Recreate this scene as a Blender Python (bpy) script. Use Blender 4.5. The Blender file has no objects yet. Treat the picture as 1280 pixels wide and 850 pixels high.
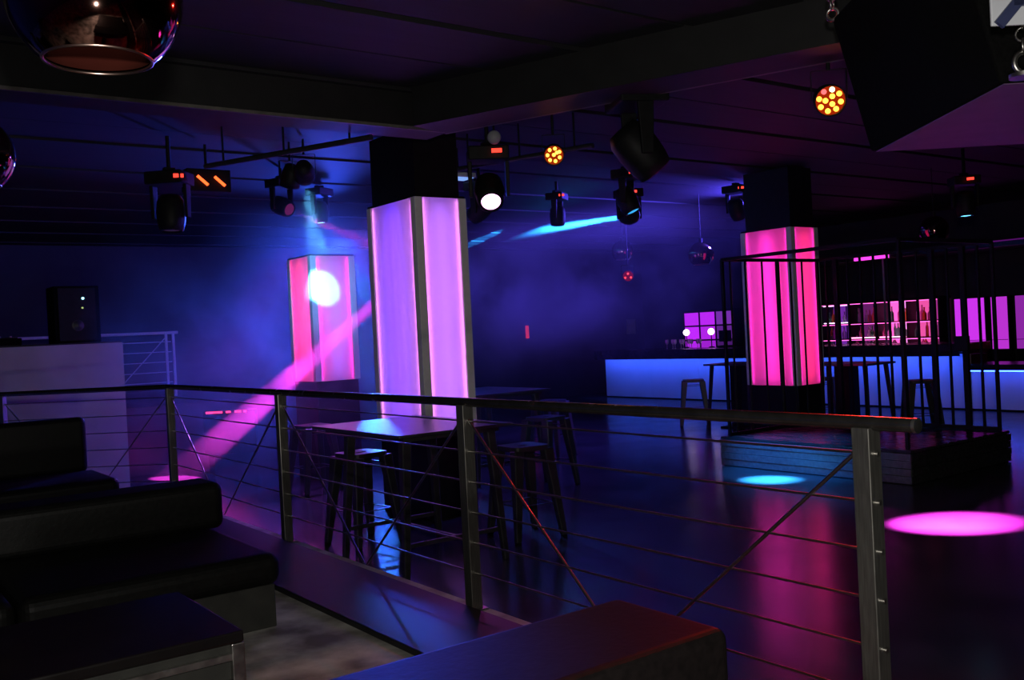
import bpy, bmesh, math, random
from mathutils import Vector, Matrix, Quaternion
random.seed(7)
PI = math.pi
sc = bpy.context.scene
COL = sc.collection

# ------------------------------------------------------------------ camera
def rad(a): return math.radians(a)
CAM_H = 1.74
hd, pt, rl = rad(36.4), rad(0.48), rad(2.9)
fw = Vector((math.sin(hd)*math.cos(pt), math.cos(hd)*math.cos(pt), -math.sin(pt)))
rt = Vector((math.cos(hd), -math.sin(hd), 0))
up = rt.cross(fw)
rt2 = rt*math.cos(rl) - up*math.sin(rl)
up2 = up*math.cos(rl) + rt*math.sin(rl)
cam = bpy.data.objects.new('camera', bpy.data.cameras.new('camera'))
cam.matrix_world = Matrix(((rt2.x, up2.x, -fw.x, 0), (rt2.y, up2.y, -fw.y, 0), (rt2.z, up2.z, -fw.z, CAM_H), (0, 0, 0, 1)))
cam.data.sensor_width = 36.0
cam.data.lens = 36.0*1200/1280
cam.data.clip_start = 0.02
COL.objects.link(cam)
sc.camera = cam

# ------------------------------------------------------------------ world, exposure
w = bpy.data.worlds.new('dark_world'); sc.world = w; w.use_nodes = True
w.node_tree.nodes['Background'].inputs[0].default_value = (0.0, 0.0, 0.0, 1)
w.node_tree.nodes['Background'].inputs[1].default_value = 0.0
sc.view_settings.view_transform = 'Standard'
sc.view_settings.look = 'None'
sc.view_settings.exposure = 0.0
sc.view_settings.gamma = 1.0
sc.view_settings.use_curve_mapping = False
sc.cycles.use_denoising = True
sc.cycles.max_bounces = 7
sc.cycles.diffuse_bounces = 3
sc.cycles.glossy_bounces = 4
sc.cycles.transmission_bounces = 4
sc.cycles.volume_bounces = 0
sc.cycles.sample_clamp_indirect = 3.0
sc.cycles.use_light_tree = True

# ------------------------------------------------------------------ lights
def aim(o, target):
    d = Vector(target) - o.location
    o.rotation_euler = d.to_track_quat('-Z', 'Y').to_euler()
def spot(name, loc, target, color, power, deg, blend=0.3, size=0.04, parent=None):
    l = bpy.data.lights.new(name, 'SPOT')
    l.color = color; l.energy = power; l.spot_size = rad(deg); l.spot_blend = blend; l.shadow_soft_size = size
    o = bpy.data.objects.new(name, l); COL.objects.link(o)
    o.location = loc; aim(o, target)
    if parent:
        o.parent = parent; o.location = Vector(loc) - parent.location
    return o
def area(name, loc, target, color, power, sx, sy, parent=None):
    l = bpy.data.lights.new(name, 'AREA')
    l.shape = 'RECTANGLE'; l.size = sx; l.size_y = sy; l.color = color; l.energy = power
    o = bpy.data.objects.new(name, l); COL.objects.link(o)
    o.location = loc; aim(o, target)
    return o
# the photographer's small flash, just above the camera
spot('camera_flash', (0.05, 0.0, 2.02), (3.2, 4.35, 1.75), (1.0, 0.96, 0.90), 185, 120, 0.5, 0.05)
spot('low_lamp', (0.05, -0.05, 1.03), (1.6, 3.0, 1.6), (1.0, 0.96, 0.90), 110, 130, 0.5, 0.06)  # unseen white lamp, added low for the globe highlight and near surfaces
# fixtureless blue and purple wash lights, added over the dance floor behind the smoke
spot('blue_wash', (6.9, 13.6, 3.3), (4.2, 10.9, 1.6), (0.035, 0.085, 1.0), 3200, 80, 0.9, 0.15)
spot('blue_wash', (12.3, 9.7, 3.6), (8.0, 12.2, 2.3), (0.09, 0.06, 1.0), 1900, 130, 1.0, 0.15)
spot('cyan_wash', (6.6, 12.9, 2.9), (5.95, 11.5, 2.1), (0.02, 0.35, 1.0), 900, 36, 0.9, 0.1)
spot('magenta_wash', (5.6, 12.4, 3.2), (4.2, 13.9, 0.3), (0.40, 0.02, 1.0), 230, 60, 0.9, 0.1)
spot('violet_floor_fill', (6.4, 10.9, 3.5), (3.6, 9.0, 0.0), (0.32, 0.09, 1.0), 900, 62, 1.0, 0.1)  # added; its floor glow stands in for the smoke's reflection
spot('blue_floor_wash', (6.2, 12.8, 3.2), (2.6, 6.4, 0.4), (0.08, 0.12, 1.0), 30, 50, 0.8, 0.1)

# ------------------------------------------------------------------ mesh helpers
class MB:
    def __init__(s): s.v = []; s.f = []; s.sm = []
    def add(s, vs, fs, smooth=False):
        b = len(s.v); s.v += [tuple(v) for v in vs]
        s.f += [tuple(i+b for i in f) for f in fs]; s.sm += [smooth]*len(fs)
        return s
    def box(s, x0, x1, y0, y1, z0, z1):
        vs = [(x, y, z) for z in (z0, z1) for y in (y0, y1) for x in (x0, x1)]
        return s.add(vs, [(0,2,3,1),(4,5,7,6),(0,1,5,4),(2,6,7,3),(0,4,6,2),(1,3,7,5)])
    def prism(s, poly, z0, z1):
        n = len(poly)
        vs = [(x, y, z0) for x, y in poly] + [(x, y, z1) for x, y in poly]
        fs = [tuple(range(n-1, -1, -1)), tuple(range(n, 2*n))] + [(i, (i+1) % n, n+(i+1) % n, n+i) for i in range(n)]
        return s.add(vs, fs)
    def bar(s, a, b, wa, ha, wb=None, hb=None, side=None):
        a, b = Vector(a), Vector(b); d = (b-a).normalized()
        sd = Vector(side) if side else (Vector((0,0,1)) if abs(d.z) < .9 else Vector((1,0,0)))
        x = d.cross(sd).normalized(); y = x.cross(d).normalized()
        wb = wa if wb is None else wb; hb = ha if hb is None else hb
        vs = []
        for p, w_, h_ in ((a, wa, ha), (b, wb, hb)):
            for sx, sy in ((-1,-1),(1,-1),(1,1),(-1,1)):
                vs.append(p + x*(sx*w_/2) + y*(sy*h_/2))
        return s.add(vs, [(3,2,1,0),(4,5,6,7),(0,1,5,4),(1,2,6,5),(2,3,7,6),(3,0,4,7)])
    def tube(s, a, b, ra, rb=None, n=12, caps=True, smooth=True):
        a, b = Vector(a), Vector(b); d = (b-a).normalized()
        sd = Vector((0,0,1)) if abs(d.z) < .9 else Vector((1,0,0))
        x = d.cross(sd).normalized(); y = x.cross(d).normalized()
        rb = ra if rb is None else rb
        vs = [p + x*(r*math.cos(2*PI*i/n)) + y*(r*math.sin(2*PI*i/n)) for p, r in ((a, ra), (b, rb)) for i in range(n)]
        s.add(vs, [(i, (i+1) % n, n+(i+1) % n, n+i) for i in range(n)], smooth)
        if caps: s.add(vs, [tuple(range(n-1, -1, -1)), tuple(range(n, 2*n))])
        return s
    def lathe(s, prof, n=24, axis=(0,0,1), o=(0,0,0), capb=False, capt=False):
        d = Vector(axis).normalized(); o = Vector(o)
        sd = Vector((0,0,1)) if abs(d.z) < .9 else Vector((1,0,0))
        x = d.cross(sd).normalized(); y = d.cross(x).normalized()
        vs = [o + d*h + x*(r*math.cos(2*PI*i/n)) + y*(r*math.sin(2*PI*i/n)) for r, h in prof for i in range(n)]
        fs = [(k*n+i, k*n+(i+1) % n, (k+1)*n+(i+1) % n, (k+1)*n+i) for k in range(len(prof)-1) for i in range(n)]
        s.add(vs, fs, True)
        if capb: s.add(vs[:n], [tuple(range(n-1, -1, -1))])
        if capt: s.add(vs[-n:], [tuple(range(n))])
        return s
    def torus(s, o, axis, R, r, n=18, m=8):
        d = Vector(axis).normalized(); o = Vector(o)
        sd = Vector((0,0,1)) if abs(d.z) < .9 else Vector((1,0,0))
        x = d.cross(sd).normalized(); y = d.cross(x).normalized()
        vs = []
        for i in range(n):
            c = x*math.cos(2*PI*i/n) + y*math.sin(2*PI*i/n)
            for j in range(m):
                vs.append(o + c*(R + r*math.cos(2*PI*j/m)) + d*(r*math.sin(2*PI*j/m)))
        fs = [(i*m+j, ((i+1) % n)*m+j, ((i+1) % n)*m+(j+1) % m, i*m+(j+1) % m) for i in range(n) for j in range(m)]
        return s.add(vs, fs, True)
    def build(s, name, m, parent=None, bevel=0, seg=2):
        me = bpy.data.meshes.new(name); me.from_pydata(s.v, [], s.f)
        me.polygons.foreach_set('use_smooth', s.sm)
        bm = bmesh.new(); bm.from_mesh(me)
        bmesh.ops.recalc_face_normals(bm, faces=bm.faces)
        if bevel:
            bmesh.ops.remove_doubles(bm, verts=bm.verts, dist=1e-5)
            bmesh.ops.bevel(bm, geom=list(bm.edges), offset=bevel, segments=seg, affect='EDGES', profile=0.5, clamp_overlap=True)
        bm.to_mesh(me); bm.free()
        me.materials.append(m)
        o = bpy.data.objects.new(name, me); COL.objects.link(o)
        if parent: o.parent = parent
        return o
def thing(name, label, cat, loc=(0,0,0), rz=0, group=None):
    o = bpy.data.objects.new(name, None); COL.objects.link(o)
    o.empty_display_size = 0.1
    o.location = loc; o.rotation_euler = (0, 0, rz)
    return tag(o, label, cat, group)
def tag(o, label, cat, group=None):
    o['label'] = label; o['category'] = cat
    if group: o['group'] = group
    return o
def struct(o): o['kind'] = 'structure'; return o
def dup(root, loc, label, rz=None, group=None):
    r = root.copy(); COL.objects.link(r); r.location = loc; r['label'] = label
    if rz is not None: r.rotation_euler = (0, 0, rz)
    if group: r['group'] = group
    for ch in list(root.children):
        c = ch.copy(); COL.objects.link(c); c.parent = r
        for g in list(ch.children):
            e = g.copy(); COL.objects.link(e); e.parent = c
    return r

# ------------------------------------------------------------------ materials
def mat(name, c1, c2=None, rough=0.5, metal=0.0, scale=6.0, rough2=None, bump=0.0, spec=0.5, stretch=(1,1,1), detail=6):
    m = bpy.data.materials.new(name); m.use_nodes = True
    nt = m.node_tree; p = nt.nodes['Principled BSDF']; lk = nt.links.new
    p.inputs['Metallic'].default_value = metal
    p.inputs['Specular IOR Level'].default_value = spec
    c2 = c2 or tuple(min(1, x*1.35+.002) for x in c1)
    tc = nt.nodes.new('ShaderNodeTexCoord'); mp = nt.nodes.new('ShaderNodeMapping')
    mp.inputs['Scale'].default_value = stretch
    n = nt.nodes.new('ShaderNodeTexNoise'); n.inputs['Scale'].default_value = scale; n.inputs['Detail'].default_value = detail
    r = nt.nodes.new('ShaderNodeValToRGB')
    r.color_ramp.elements[0].position = .35; r.color_ramp.elements[1].position = .7
    r.color_ramp.elements[0].color = (*c1, 1); r.color_ramp.elements[1].color = (*c2, 1)
    lk(tc.outputs['Object'], mp.inputs['Vector']); lk(mp.outputs[0], n.inputs['Vector'])
    lk(n.outputs['Fac'], r.inputs['Fac']); lk(r.outputs['Color'], p.inputs['Base Color'])
    mr = nt.nodes.new('ShaderNodeMapRange')
    mr.inputs['To Min'].default_value = rough; mr.inputs['To Max'].default_value = rough if rough2 is None else rough2
    lk(n.outputs['Fac'], mr.inputs['Value']); lk(mr.outputs[0], p.inputs['Roughness'])
    if bump:
        b = nt.nodes.new('ShaderNodeBump'); b.inputs['Strength'].default_value = bump; b.inputs['Distance'].default_value = .01
        lk(n.outputs['Fac'], b.inputs['Height']); lk(b.outputs[0], p.inputs['Normal'])
    return m
def emit(name, color, strength, sample=False):
    m = bpy.data.materials.new(name); m.use_nodes = True
    nt = m.node_tree; nt.nodes.clear()
    e = nt.nodes.new('ShaderNodeEmission'); o = nt.nodes.new('ShaderNodeOutputMaterial')
    e.inputs[0].default_value = (*color, 1); e.inputs[1].default_value = strength
    nt.links.new(e.outputs[0], o.inputs[0])
    m.cycles.emission_sampling = 'FRONT_BACK' if sample else 'NONE'
    return m
def acrylic(name, color=(0.85,0.85,0.85)):
    m = bpy.data.materials.new(name); m.use_nodes = True
    nt = m.node_tree; nt.nodes.clear(); lk = nt.links.new
    t = nt.nodes.new('ShaderNodeBsdfTranslucent'); d = nt.nodes.new('ShaderNodeBsdfDiffuse'); g = nt.nodes.new('ShaderNodeBsdfGlossy')
    a = nt.nodes.new('ShaderNodeMixShader'); b = nt.nodes.new('ShaderNodeMixShader'); o = nt.nodes.new('ShaderNodeOutputMaterial')
    t.inputs[0].default_value = (*color, 1); d.inputs[0].default_value = (*color, 1); g.inputs['Roughness'].default_value = .25
    a.inputs[0].default_value = .22; b.inputs[0].default_value = .03
    lk(t.outputs[0], a.inputs[1]); lk(d.outputs[0], a.inputs[2]); lk(a.outputs[0], b.inputs[1]); lk(g.outputs[0], b.inputs[2]); lk(b.outputs[0], o.inputs[0])
    return m
def glass(name, color, rough=0.05):
    m = mat(name, color, color, rough, 0)
    p = m.node_tree.nodes['Principled BSDF']
    p.inputs['Transmission Weight'].default_value = 0.6
    return m
M = {}
M['floor'] = mat('dance_floor_resin', (0.035,0.034,0.036), (0.065,0.062,0.064), 0.15, 0, 1.6, 0.27, 0.015, 0.6)
M['cement'] = mat('worn_cement', (0.15,0.14,0.12), (0.62,0.60,0.55), 0.55, 0, 4.2, 0.85, 0.35, 0.3, detail=12)
M['kerb'] = mat('black_painted_step', (0.012,0.012,0.014), (0.018,0.018,0.021), 0.46, 0, 3, 0.52, 0, 0.22)
M['wall'] = mat('dark_wall_paint', (0.020,0.020,0.024), (0.030,0.030,0.034), 0.75, 0, 2)
M['ceil'] = mat('dark_ceiling_board', (0.009,0.0085,0.011), (0.015,0.014,0.017), 0.7, 0, 3, stretch=(.4,4,1))
M['joint'] = mat('ceiling_void_black', (0.006,0.006,0.006), (0.01,0.01,0.01), 0.9)
M['beam'] = mat('black_beam_paint', (0.005,0.005,0.005), (0.009,0.009,0.009), 0.65, 0, 6)
M['trimpale'] = mat('lit_beam_edge', (0.09,0.085,0.07), (0.15,0.14,0.12), 0.6, 0, 9)  # pale strip that paints the lit lower edge of the beams
M['steel'] = mat('dark_brushed_steel', (0.16,0.155,0.14), (0.24,0.235,0.21), 0.30, 0.85, 30, 0.42, stretch=(6,6,.4))
M['rail'] = mat('black_handrail_steel', (0.10,0.095,0.09), (0.15,0.14,0.13), 0.22, 0.9, 20, 0.3)
M['cable'] = mat('stainless_cable', (0.35,0.33,0.30), (0.45,0.43,0.40), 0.3, 1.0, 60)
M['leather'] = mat('black_leatherette', (0.0045,0.0045,0.004), (0.007,0.007,0.006), 0.45, 0, 45, 0.52, 0.1, 0.14)
M['leatherred'] = mat('black_vinyl', (0.005,0.004,0.004), (0.008,0.006,0.006), 0.44, 0, 40, 0.50, 0.1, 0.09)
M['plinth'] = mat('charcoal_plinth', (0.016,0.016,0.013), (0.026,0.026,0.021), 0.8, 0, 12, None, 0.1)
M['lacquer'] = mat('black_lacquer', (0.008,0.007,0.007), (0.012,0.01,0.01), 0.12, 0, 7, 0.2)
M['chrome'] = mat('worn_chrome', (0.42,0.41,0.38), (0.6,0.58,0.55), 0.25, 1.0, 25, 0.45)
M['post'] = mat('grey_aluminium_post', (0.78,0.76,0.74), (0.84,0.82,0.80), 0.5, 0.0, 20)
M['black'] = mat('matt_black_metal', (0.006,0.006,0.0065), (0.010,0.010,0.011), 0.55, 0.0, 15, None, 0, 0.2)
M['gun'] = mat('gunmetal_sheet', (0.030,0.029,0.031), (0.045,0.043,0.045), 0.40, 0.3, 12, 0.48)
M['tabletop'] = mat('dark_metal_tabletop', (0.10,0.10,0.11), (0.13,0.13,0.14), 0.27, 0.75, 5, 0.36)
M['speaker'] = mat('black_textured_cabinet', (0.004,0.004,0.004), (0.006,0.006,0.006), 0.95, 0, 80, None, 0.25, 0.04)
M['speakerbase'] = mat('purple_lit_underside', (0.10,0.055,0.12), (0.13,0.07,0.15), 0.5, 0, 6)  # purple light tinted into the underside's colour
M['booth'] = mat('white_painted_booth', (0.36,0.35,0.37), (0.42,0.41,0.43), 0.6, 0, 3)
M['barfront'] = mat('white_bar_front', (0.75,0.75,0.75), (0.82,0.82,0.82), 0.35, 0, 2)
M['counter'] = mat('dark_bar_counter', (0.015,0.014,0.016), (0.025,0.022,0.026), 0.25, 0, 6)
M['wood'] = mat('black_stained_planks', (0.020,0.020,0.021), (0.036,0.035,0.036), 0.22, 0, 4, 0.32, 0.1, stretch=(6,.5,6))
M['stageface'] = mat('lit_front_planks', (0.07,0.07,0.075), (0.12,0.12,0.125), 0.5, 0, 4, 0.6, 0.1, stretch=(.5,6,6))  # lighter copy of the black planks, light painted into the cyan-lit face
M['copper'] = mat('smoked_copper_mirror', (0.30,0.16,0.13), (0.32,0.175,0.14), 0.06, 1.0, 3)
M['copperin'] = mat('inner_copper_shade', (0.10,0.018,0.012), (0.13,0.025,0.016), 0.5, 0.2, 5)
M['copperedge'] = mat('rolled_copper_rim', (0.55,0.38,0.32), (0.6,0.42,0.36), 0.3, 1.0, 5)
M['acrylic'] = acrylic('opal_acrylic')
M['grey'] = mat('grey_plastic', (0.28,0.28,0.30), (0.34,0.34,0.36), 0.5)
M['white'] = mat('white_enamel', (0.62,0.64,0.68), (0.7,0.72,0.76), 0.4)
M['navy'] = mat('navy_paint', (0.03,0.04,0.10), (0.04,0.05,0.13), 0.5)

# ------------------------------------------------------------------ room shell
XL, XR, YN, YF, ZC = -3.0, 18.7, -3.0, 19.2, 3.80
PZ = 0.415
struct(MB().box(XL-.2, XR+.2, YN-.2, YF+.2, -.2, 0).build('floor', M['floor']))
ceil = struct(MB().box(XL-.2, XR+.2, YN-.2, YF+.2, ZC, ZC+.15).build('ceiling', M['joint']))
y = YN; k = 0
while y < YF-.2:                                   # wide ceiling boards running across the room, open joints between them
    MB().box(XL+.05, XR-.05, y+.03, min(y+.72, YF-.05), ZC-.035-.012*(k % 2), ZC).build('plank', M['ceil'], ceil)
    y += .75; k += 1
struct(MB().box(XL-.2, XL, YN, YF, 0, ZC).build('wall_left', M['wall']))
struct(MB().box(XR, XR+.2, YN, YF, 0, ZC).build('wall_right', M['wall']))
struct(MB().box(XL, XR, YF, YF+.2, 0, ZC).build('wall_far', M['wall']))
struct(MB().box(XL, XR, YN-.2, YN, 0, ZC).build('wall_near', M['wall']))
pl = struct(MB().prism([(XL+.01,YN+.01),(2.60,YN+.01),(2.60,8.57),(1.38,9.70),(XL+.01,13.6)], 0.0, PZ).build('platform', M['cement']))
struct(MB().box(1.98, 2.50, YN+.02, 8.40, PZ, PZ+.03).build('trim_1', M['kerb'], None, .006))
# beams
bx = struct(MB().box(XL+.01, 4.45, 6.84, 7.14, 3.45, ZC-.02).build('trim_2', M['beam']))
MB().box(XL+.02, 4.44, 6.815, 6.84, 3.45, 3.475).build('lit_edge', M['trimpale'], bx)
a, b = Vector((4.45, 6.86, 0)), Vector((6.46, 1.85, 0)); dv = (b-a).normalized(); nv = Vector((-dv.y, dv.x, 0))
q0, q1, q2, q3 = a, b, b-nv*.42, a-nv*.42
q = [q3, q2, q1, q0]
by = struct(MB().prism([(v.x, v.y) for v in q], 3.45, ZC-.02).build('trim_3', M['beam']))
a2, b2 = a+nv*.02, b+nv*.02
MB().bar((a2.x,a2.y,3.46), (b2.x,b2.y,3.46), .03, .02).build('lit_edge', M['trimpale'], by)

# ------------------------------------------------------------------ illuminated columns
def column(name, label, x0, x1, y0, y1, zb, zt, colors, neck=True):
    """square steel clad column: corner posts, opal panels, LED strips behind each long edge of a panel"""
    t = thing(name, label, 'column', (x0, y0, 0), 0)
    X, Y = x1-x0, y1-y0; pw = .085
    MB().box(.02, X-.02, .02, Y-.02, 0, zb).build('plinth', M['black'], t, .01)
    MB().box(X*.30, X*.70, Y*.30, Y*.70, zb, zt).build('core', M['white'], t)
    if neck: MB().box(.03, X-.06, .03, Y-.08, zt+.02, ZC-.06).build('upper_shaft', M['black'], t)
    MB().box(.01, X-.01, .01, Y-.01, zt, zt+.02).build('cap', M['black'], t)
    for cx, cy in ((0,0),(X-pw,0),(0,Y-pw),(X-pw,Y-pw)):
        MB().box(cx, cx+pw, cy, cy+pw, zb, zt).build('corner_post', M['post'], t, .006)
    for side in 'nsew':
        ce, cm, se, smid = colors[side]
        e, mm = emit('led_edge', ce, se, True), emit('led_mid', cm, smid, True)
        def put(name, u0, u1, d0, d1, z0, z1, m_):
            if side == 'w': return MB().box(d0, d1, u0, u1, z0, z1).build(name, m_, t)
            if side == 'e': return MB().box(X-d1, X-d0, u0, u1, z0, z1).build(name, m_, t)
            if side == 's': return MB().box(u0, u1, d0, d1, z0, z1).build(name, m_, t)
            return MB().box(u0, u1, Y-d1, Y-d0, z0, z1).build(name, m_, t)
        Lh = Y if side in 'we' else X
        p = put('panel', pw, Lh-pw, .018, .024, zb, zt, M['acrylic'])
        bm = bmesh.new(); bm.from_mesh(p.data)                        # acrylic tray: open at the back
        nrm = {'w': Vector((1,0,0)), 'e': Vector((-1,0,0)), 's': Vector((0,1,0)), 'n': Vector((0,-1,0))}[side]
        bmesh.ops.delete(bm, geom=[f_ for f_ in bm.faces if f_.normal.dot(nrm) > .9], context='FACES')
        bm.to_mesh(p.data); bm.free()
        put('led_strip', pw+.002, pw+.010, .040, .048, zb+.02, zt-.02, e)
        put('led_strip', Lh-pw-.010, Lh-pw-.002, .040, .048, zb+.02, zt-.02, e)
        put('led_strip', Lh/2-.015, Lh/2+.015, .13, .135, zb+.05, zt-.05, mm)
    return t
def four(**k): return k
violet, lilac, pinkl, hot, rose = (0.12,0.03,1.0), (0.42,0.13,1.0), (1.0,0.26,0.95), (1.0,0.022,0.50), (1.0,0.022,0.16)
column('light_column', 'tall violet and lilac glowing column right behind the nearest high table', 4.67, 5.25, 7.76, 8.72, 0.80, 3.06,
       dict(w=(pinkl, violet, 11, 17), s=(pinkl, lilac, 9, 12), e=(pinkl, violet, 9, 9), n=(pinkl, violet, 9, 9)))
column('light_column', 'hot pink glowing column with grey corner posts behind the black cage', 10.5, 11.08, 7.95, 8.80, 0.84, 2.94,
       dict(w=(hot, hot, 8, 12), s=(hot, rose, 8, 11), e=(hot, rose, 8, 8), n=(hot, rose, 8, 8)))
column('light_column', 'smaller pink glowing column in blue smoke with a white spot of light', 5.12, 5.74, 11.1, 11.82, 1.24, 2.82,
       dict(w=(rose, rose, 15, 13), s=(hot, lilac, 11, 7), e=(hot, rose, 6, 6), n=(hot, rose, 6, 6)), neck=False)

# ------------------------------------------------------------------ steel railing on the platform edge
rail = thing('cable_railing', 'dark steel cable railing with round handrail along the platform edge', 'railing', (2.54, 1.69, PZ))
RO = Vector((2.54, 1.69, PZ))
def rl_(p): return Vector(p) - RO
corner = (2.54, 8.50); left1 = (1.39, 9.56); left2 = (0.24, 10.62)
posts = [(2.54,1.69),(2.54,3.86),(2.54,6.08),corner,left1,left2]
HZ = 1.415
MB().tube(rl_((2.54,1.53,HZ)), rl_((*corner,HZ)), .0215, n=20).tube(rl_((*corner,HZ)), rl_((*left2,HZ)), .0215, n=20).build('handrail', M['rail'], rail)
MB().tube(rl_((2.54,1.520,HZ)), rl_((2.54,1.531,HZ)), .0225, n=20).build('end_cap', M['chrome'], rail)
for px, py in posts:
    rz = 0 if px > 2.5 else rad(-43)
    m_ = MB(); c, s_ = math.cos(rz), math.sin(rz); hw = .03
    pol = [(px+c*ux-s_*uy-RO.x, py+s_*ux+c*uy-RO.y) for ux, uy in ((-hw,-hw),(hw,-hw),(hw,hw),(-hw,hw))]
    p = m_.prism(pol, 0, HZ-PZ-.012).build('post', M['steel'], rail, .003)
    pol2 = [(px+c*ux*1.7-s_*uy*1.7-RO.x, py+s_*ux*1.7+c*uy*1.7-RO.y) for ux, uy in ((-hw,-hw),(hw,-hw),(hw,hw),(-hw,hw))]
    MB().prism(pol2, 0, .008).build('foot_plate', M['steel'], p)
    if (px, py) == posts[0]:
        for j in range(6):
            zz = HZ-.09-.146*j-PZ
            MB().tube((0, -.03, zz), (0, -.04, zz), .007, n=8).build('cable_end', M['chrome'], p)
for j in range(6):
    zz = HZ-.09-.146*j
    MB().tube(rl_((2.54,1.69,zz)), rl_((*corner,zz)), .0045, n=6).tube(rl_((*corner,zz)), rl_((*left2,zz)), .0045, n=6).build('cable', M['cable'], rail)
for (ax, ay), (bx_, by_) in zip(posts[:-1], posts[1:]):
    mx, my = (ax+bx_)/2, (ay+by_)/2
    for ex, ey in ((ax, ay), (bx_, by_)):
        d = Vector((mx-ex, my-ey, 0)).normalized()
        MB().tube(rl_((ex+d.x*.03, ey+d.y*.03, HZ-.085)), rl_((mx-d.x*.02, my-d.y*.02, PZ+.04)), .0065, n=8).build('brace_rod', M['cable'], rail)

# ------------------------------------------------------------------ sofas and low table on the platform
def sofa(name, label, x0, x1, yf, yb, zs, zbk, bt, facing=-1, mname='leather', over=-.06, bev=.05):
    """facing -1: front toward smaller y. yf front edge, yb front of backrest, bt backrest thickness"""
    t = thing(name, label, 'sofa', ((x0+x1)/2, (yf+yb)/2, PZ))
    cx, cy = (x0+x1)/2, (yf+yb)/2
    s = 1 if facing < 0 else -1
    def bx_(name, xa, xb, ya, yb_, za, zb_, m_, bev, seg=4):
        lo, hi = min(ya, yb_), max(ya, yb_)
        return MB().box(xa-cx, xb-cx, lo-cy, hi-cy, za-PZ, zb_-PZ).build(name, m_, t, bev, seg)
    bx_('base', x0, x1-.03, yf+s*.04, yb+s*bt, PZ, zs-.15, M['plinth'], .004, 1)
    n = max(1, round((x1-x0)/1.15)); w_ = (x1-x0)/n
    for i in range(n):
        bx_('seat_cushion', x0+i*w_+.004, x0+(i+1)*w_-.004, yf, yb+s*.02, zs-.15, zs, M[mname], .055, 5)
    bx_('backrest', x0, x1+over, yb, yb+s*bt, zs-.02, zbk, M[mname], bev, 5)
    return t
sofa('low_sofa', 'long black low sofa facing the lacquered table on the platform', -1.6, 1.76, 4.28, 5.2, 0.765, 1.0, .32, over=.06)
sofa('low_sofa', 'black sofa with taller backrest beside the corner of the railing', -1.2, 1.94, 7.85, 8.62, 0.765, 1.21, .14)
sofa('low_sofa', 'black vinyl sofa seen from behind in the near corner with red sheen', 0.35, 1.77, 0.62, 1.57, 0.765, 1.0, .40, -1, 'leatherred', 0.0, .03)
t = thing('low_table', 'black lacquered low table with worn chrome corner legs', 'table', (0.3, 3.21, PZ))
TX0, TX1, TY0, TY1, TZ = -.75, .75, -.32, .32, .45
MB().box(TX0, TX1, TY0, TY1, TZ-.035, TZ).build('tabletop', M['lacquer'], t, .006)
MB().box(TX0+.02, TX1-.02, TY0+.02, TY1-.02, .30, TZ-.04).build('apron', M['plinth'], t, .004)
MB().box(TX0+.005, TX1-.005, TY0+.002, TY0+.018, TZ-.085, TZ-.065).build('metal_strip', M['chrome'], t)
MB().box(TX0+.03, TX1-.03, TY0+.03, TY1-.03, .08, .11).build('shelf', M['lacquer'], t, .004)
for sx in (TX0+.02, TX1-.02):
    for sy in (TY0+.02, TY1-.02):
        MB().box(sx-.02, sx+.02, sy-.02, sy+.02, 0, TZ-.036).build('leg', M['chrome'], t, .003)

# ------------------------------------------------------------------ high tables and metal bar stools
def make_stool(name, label, loc, rz, group=None):
    t = thing(name, label, 'stool', loc, rz, group)
    h, a, b = .75, .155, .215
    m_ = MB(); rr = .05
    ring = []
    for cx, cy, a0 in ((1,1,0),(-1,1,90),(-1,-1,180),(1,-1,270)):
        for k in range(5):
            an = rad(a0+22.5*k); ring.append((cx*(a-rr)+rr*math.cos(an), cy*(a-rr)+rr*math.sin(an)))
    n = len(ring); hole = [(.045*math.cos(2*PI*(i+2.5)/n), .018*math.sin(2*PI*(i+2.5)/n)) for i in range(n)]
    vs = [(x, y_, h) for x, y_ in ring]+[(x, y_, h-.04) for x, y_ in ring]+[(x, y_, h-.004) for x, y_ in hole]+[(x, y_, h-.04) for x, y_ in hole]
    fs = []
    for i in range(n):
        j = (i+1) % n
        fs += [(i, j, n+j, n+i), (i, 2*n+i, 2*n+j, j), (2*n+i, 3*n+i, 3*n+j, 2*n+j), (n+i, n+j, 3*n+j, 3*n+i)]
    m_.add(vs, fs); m_.build('seat', M['gun'], t)
    for sx in (-1, 1):
        for sy in (-1, 1):
            MB().bar((sx*(a-.025), sy*(a-.025), h-.03), (sx*(b-.012), sy*(b-.012), .015), .082, .082, .045, .045).build('leg', M['gun'], t, .006, 1)
            MB().box(sx*(b-.012)-.018, sx*(b-.012)+.018, sy*(b-.012)-.018, sy*(b-.012)+.018, 0, .02).build('foot', M['black'], t)
    q = b-.06
    for (x0, y0, x1, y1) in ((-q,-q,q,-q),(q,-q,q,q),(q,q,-q,q),(-q,q,-q,-q)):
        MB().bar((x0,y0,.28), (x1,y1,.28), .022, .008).build('footrest_bar', M['gun'], t)
    u = a-.01
    for (x0, y0, x1, y1) in ((-u,-u,u,-u),(u,-u,u,u),(u,u,-u,u),(-u,u,-u,-u)):
        MB().bar((x0,y0,.655), (x1,y1,.655), .02, .006).build('apron_bar', M['gun'], t)
    return t
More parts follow.
